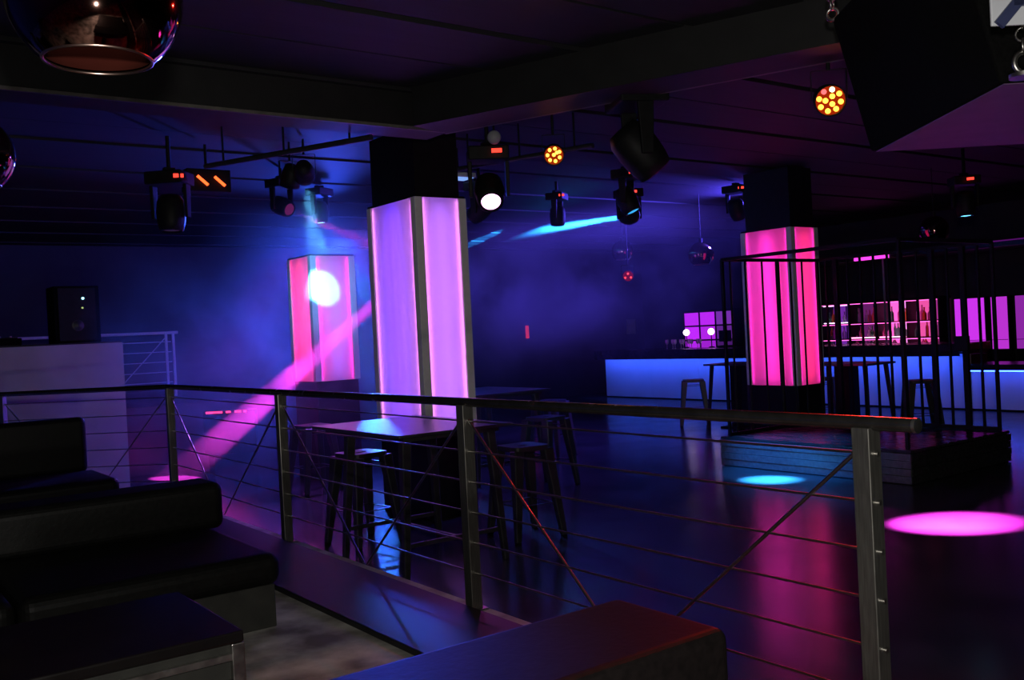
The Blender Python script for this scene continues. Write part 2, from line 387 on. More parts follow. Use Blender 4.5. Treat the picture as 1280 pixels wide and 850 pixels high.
def make_table(name, label, loc, lx, ly, rz=0, inset=.10):
    t = thing(name, label, 'table', loc, rz)
    h = 1.05
    MB().box(-lx/2, lx/2, -ly/2, ly/2, h-.022, h).build('tabletop', M['tabletop'], t, .005)
    MB().box(-lx/2+.08, lx/2-.08, -ly/2+.08, ly/2-.08, h-.06, h-.022).build('apron', M['gun'], t)
    for sx in (-1, 1):
        for sy in (-1, 1):
            iy = .10 if sy < 0 else inset
            MB().bar((sx*(lx/2-.13), sy*(ly/2-iy-.05), h-.03), (sx*(lx/2-.06), sy*(ly/2-iy), 0), .075, .075, .045, .045).build('leg', M['gun'], t, .006, 1)
    MB().bar((-lx/2+.08, -ly/2+.11, .24), (lx/2-.08, -ly/2+.11, .24), .03, .03).build('stretcher', M['gun'], t)
    MB().bar((-lx/2+.08, ly/2-inset-.01, .24), (lx/2-.08, ly/2-inset-.01, .24), .03, .03).build('stretcher', M['gun'], t)
    MB().bar((0, -ly/2+.12, .24), (0, ly/2-inset-.02, .24), .03, .03).build('stretcher', M['gun'], t)
    return t
tb = make_table('high_table', 'nearest dark metal high table just beyond the railing', (3.83, 6.63, 0), 1.0, 1.44, 0, .38)
make_table('high_table', 'high metal table behind the tall violet column', (6.55, 9.55, 0), 1.1, 1.3)
st = make_stool('bar_stool', 'metal bar stool with blue lit seat under the nearest high table', (3.80, 7.42, 0), rad(8))
st.scale = (1.12, 1.12, 1.04)
dup(st, (4.86, 6.52, 0), 'dark metal bar stool standing right of the nearest high table, behind the railing post', rad(-5))
dup(st, (6.62, 8.42, 0), 'dim metal bar stool on the camera side of the table behind the violet column', rad(10))
dup(st, (8.22, 10.33, 0), 'far metal bar stool with cyan gleam alone right of the table behind the violet column', rad(20))
dup(st, (4.72, 10.40, 0), 'metal bar stool with cyan gleaming seat in front of the smaller smoky pink column', rad(3))
def make_pedestal_table(name, label, loc, lx, ly, rz=0):
    t = thing(name, label, 'table', loc, rz); h = 1.05
    MB().box(-lx/2, lx/2, -ly/2, ly/2, h-.03, h).build('tabletop', M['tabletop'], t, .005)
    for sx in (-1, 1):
        for sy in (-1, 1):
            MB().bar((sx*(lx/2-.10), sy*(ly/2-.10), h-.02), (sx*(lx/2-.03), sy*(ly/2-.03), 0), .05, .05, .03, .03).build('leg', M['gun'], t)
    MB().box(-.12, .12, -.12, .12, .02, h-.03).build('pedestal', M['black'], t)
    MB().box(-.25, .25, -.25, .25, 0, .025).build('base_plate', M['black'], t)
    return t
make_pedestal_table('bar_table', 'high table left of the hot pink column by the glowing bar', (12.25, 10.40, 0), .7, .95)
make_pedestal_table('bar_table', 'high table right of the hot pink column by the glowing bar', (12.15, 8.35, 0), .7, 1.15)
dup(st, (12.10, 11.30, 0), 'bar stool at the left bar table, silhouetted against the blue bar front', rad(45))
dup(st, (12.55, 7.45, 0), 'bar stool at the right bar table, silhouetted behind the cage bars', rad(45))
dup(st, (12.85, 9.2, 0), 'bar stool between the right bar table and the blue bar front', rad(12))

# ------------------------------------------------------------------ cage on its low stage
stg = thing('cage_stage', 'low black plank stage under the barred cage', 'stage', (8.87, 5.40, 0))
SX, SY, SH = 2.0, 2.48, .35
MB().box(.02, SX-.02, .02, SY-.02, 0, SH-.03).build('carcass', M['black'], stg)
for i in range(8):
    w_ = SX/8
    MB().box(i*w_+.002, (i+1)*w_-.002, 0, SY, SH-.03, SH).build('plank', M['wood'], stg)
for i in range(4):
    z0 = .01+i*.077
    MB().box(-.006*(1+i % 2), .02, 0, SY, z0, z0+.073).build('plank', M['stageface'], stg)
    MB().box(.0, SX, -.006*(1+i % 2), .02, z0, z0+.073).build('plank', M['wood'], stg)
cg = thing('cage', 'open black steel cage of tall bars on the low stage', 'cage', (8.87, 5.40, SH))
CH = 2.13
for (x0, y0, x1, y1) in ((.08,.08,.08,SY-.08),(.08,SY-.08,SX-.06,SY-.08),(SX-.06,SY-.08,SX-.06,.08),(SX-.06,.08,.08,.08)):
    MB().bar((x0,y0,CH), (x1,y1,CH), .04, .04).build('top_rail', M['black'], cg)
MB().bar((SX-.06,SY-.08,.02), (SX-.06,.08,.02), .04, .04).build('bottom_rail', M['black'], cg)
MB().bar((.08,SY-.08,.02), (SX-.06,SY-.08,.02), .04, .04).build('bottom_rail', M['black'], cg)
for px, py in ((.08,.08),(.08,SY-.08),(SX-.06,SY-.08),(SX-.06,.08)):
    MB().box(px-.017, px+.017, py-.017, py+.017, 0, CH).build('corner_post', M['black'], cg)
for i, yy in enumerate((.25,.43,.62,.81,1.0,1.19,1.38,1.57,1.76,1.95,2.12,2.27)):
    r_ = .03 if yy in (.43,.81,2.12) else .013
    p = MB().box(SX-.06-r_/1.2, SX-.06+r_/1.2, yy-r_, yy+r_, .03, CH-.01).build('bar', M['black'], cg)
    if yy == .43:
        MB().box(SX-.16, SX-.10, yy-.075, yy+.085, .92, 1.08).build('lock_box', M['black'], p, .004)
for xx in (.22,.50,.82,1.12,1.38,1.62):
    MB().tube((xx, SY-.08, .03), (xx, SY-.08, CH-.01), .028 if xx == 1.12 else .013, n=8).build('bar', M['black'], cg)

# ------------------------------------------------------------------ bar
bar = thing('bar_counter', 'long white fronted bar washed blue under a dark counter', 'bar', (16.05, 8.6, 0))
BL = 9.3
for i in range(6):
    w_ = BL/6
    MB().box(0, .05, i*w_+.0015, (i+1)*w_-.0015, .03, .97).build('front_panel', M['barfront'], bar)
MB().box(.06, .6, 0, BL, 0, .95).build('carcass', M['black'], bar)
MB().box(.02, .08, 0, BL, 0, .03).build('kick_plate', M['black'], bar)
MB().box(-.36, .7, -.02, BL+.03, 1.02, 1.16).build('worktop', M['counter'], bar, .01)
MB().box(-.01, .62, -.01, BL+.01, .97, 1.02).build('top_rail', M['black'], bar)
e = emit('blue_bar_led', (0.028,0.095,1.0), 42, True)
MB().box(-.34, -.31, .05, BL-.02, 1.0, 1.02).build('led_strip', e, bar)
MB().box(-.36, -.345, -.02, BL+.03, .95, 1.02).build('light_baffle', M['counter'], bar)
lb = thing('low_bar', 'lower blue fronted section at the right end of the bar', 'bar', (15.9, 6.2, 0))
for i in range(2):
    MB().box(.15, .20, i*1.19+.002, (i+1)*1.19-.002, .03, .66).build('front_panel', M['barfront'], lb)
MB().box(.21, .8, 0, 2.38, 0, .66).build('carcass', M['black'], lb)
MB().box(-.1, .85, -.02, 2.39, .70, .80).build('worktop', M['counter'], lb, .01)
MB().box(.15, .8, 0, 2.38, .66, .70).build('top_rail', M['black'], lb)
MB().box(-.07, -.04, .03, 2.36, .68, .70).build('led_strip', emit('blue_low_led', (0.028,0.085,1.0), 16, True), lb)

# back bar, built against the right wall
bb = thing('back_bar', 'pink lit back bar shelving full of bottles behind the counter', 'shelving', (18.1, 10.35, 0))
MB().box(0, .55, 0, 2.75, 0, .93).build('cabinet', M['black'], bb)
MB().box(-.03, .55, -.02, 2.77, .93, .97).build('worktop', M['counter'], bb)
for zz in (1.22, 1.56):
    MB().box(.12, .55, 0, 2.75, zz-.02, zz).build('shelf', M['counter'], bb)
for zz in (1.195, 1.535, 1.97):
    MB().box(.125, .14, .03, 2.72, zz-.012, zz).build('shelf_light', emit('under_shelf_pink', (1.0,0.12,0.55), 2.8, True), bb)  # pink strips added to brighten the bottles
MB().box(.10, .55, -.03, 2.78, 1.98, 2.03).build('canopy', M['black'], bb)
cols = [((0.42,0.06,0.95),.16),((0.30,0.05,0.8),.10),((0.5,0.05,0.5),.08),((1.0,0.12,0.10),.28),((1.0,0.10,0.5),.9),((1.0,0.25,0.8),1.0),((1.0,0.10,0.45),.5),((0.7,0.06,0.5),.28)]
npan = len(cols)
for i in range(npan):
    y1 = 2.75*(1-i/npan); y0 = 2.75*(1-(i+1)/npan)
    c_, s_ = cols[i]
    MB().box(.565, .575, y0+.02, y1-.02, 1.0, 1.97).build('light_panel', emit('backbar_glow', c_, s_*1.5+.12, True), bb)
for yy in (0, .69, 1.37, 2.06, 2.72):
    MB().box(.14, .55, yy, yy+.025, .97, 1.98).build('divider', M['black'], bb)
for i, (y0, y1) in enumerate(((.75,1.35),(1.40,2.03))):
    MB().box(.15, .17, y0, y1, 1.225, 1.245).build('shelf_light', emit('shelf_pink', (1.0,0.25,0.6), 5.0, True), bb)
MB().box(.15, .17, 2.1, 2.7, 1.565, 1.58).build('shelf_light', emit('shelf_white', (0.9,0.6,1.0), 4.0, True), bb)
MB().box(.15, .17, 2.1, 2.7, 1.94, 1.955).build('shelf_light', emit('shelf_white', (0.9,0.6,1.0), 2.0, True), bb)
# bottles: three shapes, copied along the shelves
bm_ = [glass('bottle_clear', (0.85,0.75,0.9)), glass('bottle_amber', (0.75,0.22,0.05)), glass('bottle_green', (0.15,0.5,0.25)), glass('bottle_rose', (0.9,0.25,0.5))]
shapes = [[(.036,0),(.038,.02),(.038,.17),(.014,.22),(.013,.29),(.016,.295),(.016,.31)],
          [(.045,0),(.047,.02),(.047,.13),(.016,.18),(.014,.235),(.018,.24),(.018,.26)],
          [(.032,0),(.033,.02),(.030,.20),(.015,.25),(.014,.31),(.016,.32)]]
protos = []
kinds = []
for sw, sh in zip(('tall','squat','slim'), shapes):
    for cw, m_ in zip(('clear','amber','green','rose'), bm_):
        protos.append(MB().lathe(sh, 10, capb=True, capt=True).build('bottle', m_)); kinds.append(sw+' '+cw)
used = set()
bays = ('fourth','third','second','first')
for zz, lev in ((.97,'bottom'), (1.22,'middle'), (1.56,'top')):
    yy, last, free = 10.42, None, []
    while yy < 13.02:
        if not any(abs(yy-10.35-dv_-.012) < .065 for dv_ in (0,.69,1.37,2.06,2.72)) and random.random() < .92:
            bay = sum(yy-10.35 > q_ for q_ in (.69,1.37,2.06))
            if bay != last: last = bay; free = random.sample(range(len(protos)), len(protos))
            k = free.pop(); o = protos[k]
            if k in used: o = o.copy(); COL.objects.link(o)
            used.add(k)
            o.location = (18.1+.30+random.uniform(-.05,.08), yy, zz); o.rotation_euler = (0,0,random.random()*6)
            tag(o, '%s bottle on the %s back bar shelf, %s bay from the left' % (kinds[k], lev, bays[bay]), 'bottle', 'bottles on the %s back bar shelf' % lev)
        yy += random.uniform(.09,.115)
for k, o in enumerate(protos):
    if k not in used: bpy.data.objects.remove(o)

# tall light panels at the right of the shelves
for (y0, y1, c_, s_, lab) in ((9.46,10.08,(0.62,0.035,0.85),1.0,'tall magenta glowing panel right of the bottle shelves'),
                              (9.02,9.36,(0.62,0.04,0.8),.8,'narrow magenta glowing panel, second to the right of the bottle shelves'),
                              (8.62,8.90,(0.5,0.04,0.7),.5,'dim magenta glowing panel, third to the right of the bottle shelves')):
    t = thing('glow_panel', lab, 'light panel', (18.3, (y0+y1)/2, .0))
    hw = (y1-y0)/2
    MB().box(.02, .2, -hw, hw, 0, 1.96).build('cabinet', M['black'], t)
    MB().box(.0, .02, -hw+.02, hw-.02, .95, 1.94).build('diffuser', emit('panel_glow', c_, s_, True), t)
    MB().box(-.01, 0, -hw+.02, hw-.02, 1.12, 1.13).build('joint_bar', M['black'], t)
sh = thing('low_shelf', 'reddish cluttered shelf unit at the right end of the back bar', 'shelving', (18.25, 7.55, 0))
for zz in (.93, 1.2, 1.5, 1.86):
    MB().box(0, .4, 0, 1.0, zz-.03, zz).build('shelf', M['counter'], sh)
for yy in (0, .97):
    MB().box(.02, .4, yy, yy+.03, 0, 1.86).build('side_panel', M['counter'], sh)
MB().box(.38, .4, .03, .97, 0, 1.86).build('back_panel', M['wall'], sh)
MB().box(.02, .05, .05, .95, 1.815, 1.83).build('led_strip', emit('shelf_red', (1.0,0.06,0.25), 6, True), sh)
MB().box(.02, .05, .05, .95, 1.17-.015, 1.17).build('led_strip', emit('shelf_red', (1.0,0.06,0.25), 5, True), sh)
for k in range(5):
    o = MB().box(-.06, .06, -.07, .07, 0, .16+.02*(k % 3)).build('carton', mat('red_carton', (0.25,0.03,0.03), (0.32,0.05,0.04), .5), None, .004)
    o.location = (18.45, 7.68+.18*k, 1.2); tag(o, '%s small red carton from the right in the row on the reddish shelf' % ('first','second','third','fourth','fifth','sixth','seventh','eighth','ninth')[k], 'box', 'red cartons on the right shelf')
# lattice light wall
wd = thing('lattice_panel', 'magenta glowing lattice of three by three panes left of the pink column', 'light panel', (18.3, 15.72, .93))
LW, LH = 1.6, 1.08
MB().box(.05, .35, -.03, LW+.03, -.93, LH+.04).build('cabinet', M['black'], wd)
gl = [[1.0, 1.1, .9], [1.0, .9, .7], [.55, .35, .18]]
for i in range(3):
    for j in range(3):
        w_, h_ = LW/3, LH/3
        y1 = LW-i*w_; y0 = y1-w_
        cc = (0.50,0.02,0.90) if i < 2 else (0.32,0.05,0.7)
        MB().box(.02, .05, y0+.02, y1-.02, j*h_+.02, (j+1)*h_-.02).build('pane', emit('pane_glow', cc, gl[i][2-j], True), wd)
for k in range(4):
    MB().box(0, .05, k*LW/3-.018, k*LW/3+.018, 0, LH).build('lattice_bar', M['black'], wd)
    MB().box(0, .05, 0, LW, k*LH/3-.012, k*LH/3+.012).build('lattice_bar', M['black'], wd)
for px, lab in ((15.86, 'white globe lamp on the bar in front of the lattice, right one'), (16.62, 'white globe lamp on the bar in front of the lattice, left one')):
    t = thing('globe_lamp', lab, 'lamp', (16.6, px-.98, 1.16))
    MB().lathe([(.07,0),(.07,.015),(.012,.03),(.012,.28)], 14, capb=True).build('stand', M['black'], t)
    MB().lathe([(.075*math.sin(PI*i/12)+1e-4, .36-.075*math.cos(PI*i/12)) for i in range(13)], 16).build('globe', emit('globe_white', (1.0,0.75,1.0), 4.0, True), t)
# counter clutter: glasses and a till on the bar
gm = glass('glassware', (0.9,0.85,0.95))
for k in range(9):
    o = MB().lathe([(.035,0),(.006,.01),(.006,.09),(.035,.12),(.042,.17),(.036,.21)], 12, capb=True).build('wine_glass', gm)
    o.location = (16.35+.06*(k % 2), 15.0+.13*k, 1.16); tag(o, '%s stemmed glass from the right in the row on the bar near the lattice' % ('first','second','third','fourth','fifth','sixth','seventh','eighth','ninth')[k], 'glass', 'stemmed glasses on the bar')
t = thing('till', 'black touch screen till on the bar right of the lattice panel', 'till', (16.4, 14.3, 1.16))
MB().box(-.12, .12, -.14, .14, 0, .05).build('base', M['black'], t, .01)
MB().bar((0,0,.05), (0,0,.16), .05, .05).build('stem', M['black'], t)
MB().box(-.015, .015, -.17, .17, .13, .38).build('screen', M['black'], t, .005)
# canopy over the bar
cn = thing('bar_canopy', 'dark hanging canopy with a magenta strip light above the bar', 'canopy', (17.4, 10.0, 2.80))
MB().box(-.5, .7, -2.4, 3.0, 0, .12).build('board', M['counter'], cn, .01)
MB().box(-.53, -.50, .55, 1.30, .0, .11).build('strip_light', emit('canopy_magenta', (1.0,0.05,0.75), 1.6, True), cn)
MB().box(-.53, -.50, -2.3, .50, .09, .11).build('edge_light', emit('canopy_violet', (0.30,0.02,0.45), .25, False), cn)
MB().tube((-.4,.75,-1.64), (-.4,.75,0), .02, n=8).build('prop_pole', M['grey'], cn)
for yy in (-2, 2.6): MB().tube((.1,yy,.12), (.1,yy,ZC-2.86), .015, n=8).build('hanger', M['black'], cn)

# ------------------------------------------------------------------ DJ booth, podium and things on it
booth = thing('dj_booth', 'tall white painted booth front beside the railing corner', 'booth', (0.6, 13.2, 0))
for i in range(3):
    w_ = 5.3/3
    MB().box(-2.6+i*w_+.001, -2.6+(i+1)*w_-.001, -.30, -.27, .0, 1.86).build('front_panel', M['booth'], booth)
MB().box(-2.6, 2.69, -.27, .3, 0, 1.80).build('carcass', M['black'], booth)
MB().box(-2.6, 2.69, -.30, .32, 1.86, 1.88).build('worktop', M['counter'], booth)
pod = struct(MB().box(2.2, 6.6, 13.9, YF-.01, 0, .95).build('podium', M['wall']))
fr = thing('podium_railing', 'far purple lit railing with thin bars on the podium behind the booth', 'railing', (5.0, 16.5, .95))
MB().tube((-2.4,0,1.07), (.12,0,1.07), .025, n=12).build('handrail', M['post'], fr)
for xx in (-2.3, -.08, .04):
    MB().box(xx-.02, xx+.02, -.02, .02, 0, 1.05).build('post', M['post'], fr)
for k in range(5): MB().tube((-2.3,0,.92-.17*k), (0,0,.92-.17*k), .009, n=6).build('cable', M['post'], fr)
MB().tube((-.08,0,1.0), (-1.0,0,.05), .01, n=6).build('brace_rod', M['post'], fr)
t = thing('monitor_speaker', 'black monitor speaker with lit indicators on the white booth', 'speaker', (2.80, 13.25, 1.88))
MB().box(-.27, .27, -.24, .2, 0, .72).build('cabinet', M['speaker'], t, .012)
MB().box(-.22, .22, -.25, -.24, .03, .69).build('face_plate', M['black'], t)
MB().lathe([(.12,0),(.10,-.02),(.05,.015),(.001,.02)], 20, (0,-1,0), (0,-.25,.22)).build('woofer', M['gun'], t)
for (xx, zz, c_, s_, r_) in ((0.07,.56,(0.35,0.85,1.0),3.0,.016),(0.06,.44,(0.7,0.9,0.3),.6,.012)):
    MB().tube((xx,-.262,zz), (xx,-.25,zz), r_, n=10).build('indicator', emit('indicator', c_, s_), t)
t = thing('mixer', 'low dark mixing desk lying on the white booth left of the speaker', 'mixer', (1.75, 13.2, 1.88))
MB().box(-.40, .40, -.2, .2, 0, .09).build('case', M['speaker'], t, .01)
MB().box(-.36, .36, -.16, .16, .09, .10).build('face_plate', M['black'], t)
for k in range(6): MB().tube((-.3+.12*k,-.05,.10), (-.3+.12*k,-.05,.12), .015, n=8).build('knob', M['grey'], t)
t = thing('chair_shell', 'red upholstered tub chair behind the booth, dimly lit', 'chair', (1.75, 14.6, 0))
mr_ = mat('red_velvet', (0.20,0.015,0.02), (0.28,0.03,0.03), .7)
MB().box(-.35, .35, -.35, .35, 1.25, 1.42).build('seat', mr_, t, .04, 3)
MB().lathe([(.36,0),(.40,.35),(.37,.75),(.33,.76),(.35,.35),(.32,0)], 20, (0,0,1), (0,.0,1.40)).build('backrest', mr_, t)
for sx in (-.25,.25):
    for sy in (-.25,.25): MB().tube((sx,sy,0), (sx,sy,1.27), .025, n=8).build('leg', M['black'], t)
# red strip device on the floor beyond the railing
t = thing('light_bar', 'floor light bar with a broken line of red leds in magenta haze', 'lamp', (4.95, 13.72, .5))
dirv = Vector((.42,-.32,0)).normalized()
MB().bar(tuple(-dirv*.38)+(), tuple(dirv*.38), .12, .62).build('housing', M['black'], t)
nn = Vector((-.32,-.42,0)).normalized()
for (u0, u1) in ((-.33,-.09),(-.04,.03),(.09,.18),(.22,.26)):
    a_ = dirv*u0+nn*.068+Vector((0,0,.29)); b_ = dirv*u1+nn*.068+Vector((0,0,.29))
    MB().bar(a_, b_, .012, .028).build('led_segment', emit('red_led', (1.0,0.03,0.12), 3.0), t)
MB().box(-.3,.3,-.12,.12,-.5,-.31).build('foot', M['black'], t)

# ------------------------------------------------------------------ stage lights on pipes
def moving_head(label, p, target, lens, s, led=None, lamp=None, scale=1.0, lens_r=.085, mount=True, face_fill=None):
    p = Vector(p); target = Vector(target); d = (target-p).normalized()
    t = thing('moving_head', label, 'stage light', p)
    k = scale
    pan = math.atan2(d.y, d.x) if abs(d.x)+abs(d.y) > .05 else 0
    px_, py_ = Vector((math.cos(pan), math.sin(pan), 0)), Vector((-math.sin(pan), math.cos(pan), 0))
    zb_ = .26*k
    MB().bar(px_*(-.15*k)+Vector((0,0,zb_+.06*k)), px_*(.15*k)+Vector((0,0,zb_+.06*k)), .36*k, .12*k).build('base', M['black'], t, .012)
    for sgn in (-1, 1):
        q_ = py_*(sgn*.165*k)
        MB().bar(q_+Vector((0,0,zb_)), q_-Vector((0,0,.05*k)), .10*k, .035*k, .07*k, .03*k, side=py_).build('yoke_arm', M['black'], t, .006)
    prof = [(.001,-.17*k),(.09*k,-.165*k),(.125*k,-.11*k),(.135*k,0),(.125*k,.10*k),(lens_r*k+.025*k,.165*k),(lens_r*k+.004,.175*k),(lens_r*k,.150*k)]
    h = MB().lathe(prof, 20, d).build('head', M['black'], t)
    MB().tube(d*(.152*k), d*(.158*k), lens_r*k, n=18).build('lens', emit('lens', lens, s), h)
    if led:
        c_, s_ = led
        toc = (Vector((0,0,CAM_H))-p); toc.z = 0; toc.normalize()
        sdv = Vector((-toc.y, toc.x, 0))
        f_ = toc*(.20*k)+Vector((0,0,zb_+.06*k))
        b_ = MB().bar(f_-sdv*(.045*k)+sdv*.08*k, f_+sdv*(.045*k)+sdv*.08*k, .012, .035*k).build('display', emit('display', c_, s_), t)
    top = p.z+zb_+.12*k
    if mount and top < ZC-.06:
        MB().tube((0,0,zb_+.12*k), (0,0,ZC-.055-p.z), .02, n=10).build('hanging_pole', M['black'], t)
        MB().bar((-.05,0,zb_+.14*k), (.05,0,zb_+.14*k), .06, .05).build('clamp', M['black'], t)
    if lamp:
        col, pw, deg, bl = lamp
        spot('beam', p+d*(.19*k), target, col, pw, deg, bl, .03, t)
    if face_fill: spot('face_fill', p+d*(.19*k), *face_fill, 1.0, .05, t)  # extra wide lamp added in the head to brighten the stage front
    return t
RED = ((1.0,0.05,0.03), 2.0)
MAG = (1.0,0.05,0.85); CY = (0.05,0.45,1.0)
moving_head('moving head with pink lens hung right of the violet column', (4.93,6.91,2.99), (3.9,5.2,1.2), (1.0,0.45,0.95), 5, RED, (MAG, 40, 30, .6))
moving_head('added moving head half hidden behind the pink lens head, shooting the magenta beam', (6.00,8.60,3.08), (3.95,13.13,0), (1.0,0.45,0.95), 5, None, (MAG, 85000, 4.6, .25), .8)  # hidden extra head, added to throw the pink lens head's beam
moving_head('moving head with cyan lens above the smaller smoky column', (5.42,11.36,3.40), (5.43,11.34,2.84), (0.12,0.65,1.0), 4, None, ((0.08,0.5,1.0), 900, 22, .3), .8)
moving_head('big dark moving head with red display under the ceiling centre', (5.20,5.30,3.08), (7.46,4.20,0), (1.0,0.3,0.9), 2, ((1.0,0.04,0.02),2.0), (MAG, 100000, 15, 1.0), 1.25)
moving_head('far moving head with red dot over the cage stage, lighting it cyan', (7.66,8.03,3.18), (8.34,6.75,0.0), CY, 1, RED, ((0.03,0.38,1.0), 36000, 12, .9), .9, face_fill=((8.87,6.95,.12), (0.02,0.22,1.0), 2000, 34))
moving_head('far dark moving head shooting a cyan beam to the left', (8.75,9.15,3.18), (11.86,17.06,3.76), (0.2,0.7,1.0), 4, RED, ((0.02,0.30,1.0), 500000, 2.2, .2), .9)
moving_head('dark moving head with red dot above the hot pink column', (11.03,9.28,3.36), (12.6,9.5,0), (0.2,0.1,0.4), .3, RED, None, .9)
moving_head('moving head with cyan lens facing down at right under the ceiling', (11.75,6.26,3.05), (11.6,6.1,0), (0.12,0.55,1.0), 4, RED, ((0.05,0.3,1.0), 60, 50, .6), .9)
moving_head('dark moving head with a red dot far left over the booth', (2.84,9.15,3.02), (2.7,9.0,0), (0.1,0.05,0.2), .2, RED, None)
moving_head('dark moving head pointing a magenta beam behind the violet column', (4.48,10.38,3.31), (5.0,8.74,2.6), (1.0,0.1,0.7), .1, None, (MAG, 5000, 4.0, .2), .8)
moving_head('small dark moving head with a red dot in the smoke at centre', (8.29,10.06,3.28), (8.2,10.2,0), (0.1,0.4,1.0), 1.5, RED, None, .8)
def par_can(label, p, target, leds, color, s, r=.11, lamp=None, bl=.6):
    p = Vector(p); d = (Vector(target)-p).normalized()
    t = thing('par_can', label, 'stage light', p)
    c = MB().lathe([(.001,-.16),(r*.7,-.155),(r*.95,-.08),(r,.0),(r,.06),(r*.93,.06),(r*.93,.02)], 20, d).build('can', M['black'], t)
    MB().tube(d*.015, d*.02, r*.93, n=20).build('lens_plate', emit('lit_reflector', (color[0], color[1]*.25, color[2]*.3), .045*s), t)  # weak glow stands in for led light falling on the reflector
    x = d.cross(Vector((0,0,1))).normalized(); y_ = x.cross(d).normalized()
    for (u, v_, cc, ss) in leds:
        q_ = x*(u*r)+y_*(v_*r)
        MB().tube(q_+d*.02, q_+d*.032, r*.17, n=10).build('led_lens', emit('led', cc or color, ss*s), t)
    m_ = MB()
    for sg in (-1, 1): m_.bar(x*(sg*r*1.1), x*(sg*r*1.1)+Vector((0,0,r*1.9)), .03, .006, side=x)
    m_.bar(x*(-r*1.1)+Vector((0,0,r*1.9)), x*(r*1.1)+Vector((0,0,r*1.9)), .03, .006)
    m_.build('bracket', M['black'], t)
    MB().tube((0,0,r*1.9), (0,0,ZC-.055-p.z), .012, n=8).build('hanging_pole', M['black'], t)
    if lamp: spot('par_light', p+d*.09, target, lamp[0], lamp[1], lamp[2], bl, .03, t)
    if lamp and r == .10: spot('par_spill', p+d*.09, target, (0.10,0.45,1.0), 260, 30, .9, .05, t)
    return t
def ring(n, rr, ph=0): return [(rr*math.cos(2*PI*i/n+ph), rr*math.sin(2*PI*i/n+ph)) for i in range(n)]
amber = (1.0,0.30,0.03)
par_can('amber led par can near the ceiling beam at centre', (5.1,6.2,3.2), (2.6,3.0,1.9), [(u,v_,None,1) for u, v_ in ring(7,.62)]+[(0,0,None,1),(-.3,.2,None,1)], amber, 7, .085, (amber, 3, 80))
L2 = [(u,v_,None,1) for u, v_ in ring(8,.68,.2)]+[(u,v_,None,1) for u, v_ in ring(3,.28)]
L2[2] = (L2[2][0],L2[2][1],(0.5,1.0,0.5),.5); L2[1] = (L2[1][0],L2[1][1],(1.0,0.1,0.1),.3)
par_can('red and amber led par can left of the big hanging speaker', (5.66,3.92,3.2), (2.9,1.4,2.0), L2, (1.0,0.22,0.02), 8, .105, ((1.0,0.03,0.02), 170, 90))
par_can('small red led par can low in the far centre', (10.75,11.34,2.55), (5,5,1.5), [(-.5,-.3,None,1),(.5,-.3,None,1),(0,.4,None,1)], (1.0,0.05,0.05), 3, .09)
for (p_, lab, tgt) in (((4.05,8.80,3.40),'dark par can with pale blue glint left of the column neck, right of two',(5.26,11.09,2.43)),
                       ((3.98,8.98,3.36),'dark par can with pale blue glint left of the column neck, left of two',(4.0,10.6,0))):
    par_can(lab, p_, tgt, [(-.3,-.3,None,1),(.3,-.3,None,1),(0,.4,None,1)], (0.2,0.6,1.0), 4, .10, ((0.12,0.55,1.0), 5500, 9.5) if 'right of' in lab else None, .4)
t = thing('strobe', 'strobe lamp glowing with two orange slashes at the upper left', 'stage light', (3.28,9.40,3.36))
MB().box(-.22,.22,-.08,.10,-.09,.13).build('housing', M['black'], t, .01)
for x0 in (-.12, .05):
    MB().bar((x0,-.09,.055), (x0+.10,-.09,-.03), .035, .02).build('tube', emit('strobe_tube', (1.0,0.10,0.02), 3.0), t)
MB().tube((0,0,.13), (0,0,ZC-.055-3.36), .015, n=8).build('hanging_pole', M['black'], t)
t = thing('spotlight', 'small grey spotlight under the ceiling beam right of the column neck', 'stage light', (4.80,6.62,3.40))
MB().lathe([(.001,-.06),(.05,-.055),(.06,0),(.05,.06),(.001,.065)], 16, (-.6,-.8,-.1)).build('can', M['grey'], t)
MB().tube((0,0,.03), (0,0,ZC-.055-3.40), .01, n=8).build('hanging_pole', M['black'], t)
def pipe(label, a_, b_):
    a_, b_ = Vector(a_), Vector(b_)
    t = thing('lighting_pipe', label, 'pipe', a_)
    MB().tube((0,0,0), b_-a_, .025, n=12).build('tube', M['gun'], t)
    for u in (.12, .5, .88):
        q_ = (b_-a_)*u
        MB().tube(q_, q_+Vector((0,0,ZC-.055-a_.z)), .01, n=8).build('hanger', M['black'], t)
pipe('dark lighting pipe under the ceiling left of the column neck', (3.06,8.78,3.41), (3.86,7.05,3.41))
pipe('dark lighting pipe under the ceiling right of the column neck', (5.38,8.15,3.41), (5.9,6.60,3.41))
# white projector plate behind the pink lens head
t = thing('ceiling_panel_lamp', 'pale blue square lamp beside the pink lens moving head', 'lamp', (5.75,8.62,3.42))
MB().box(-.15,.15,-.12,.12,0,.05).build('housing', M['white'], t, .01)
MB().box(-.13,.13,-.10,.10,-.006,0).build('diffuser', emit('pale_blue_panel', (0.25,0.45,1.0), .9), t)
MB().tube((0,0,.05), (0,0,ZC-.055-3.42), .01, n=8).build('hanging_pole', M['black'], t)

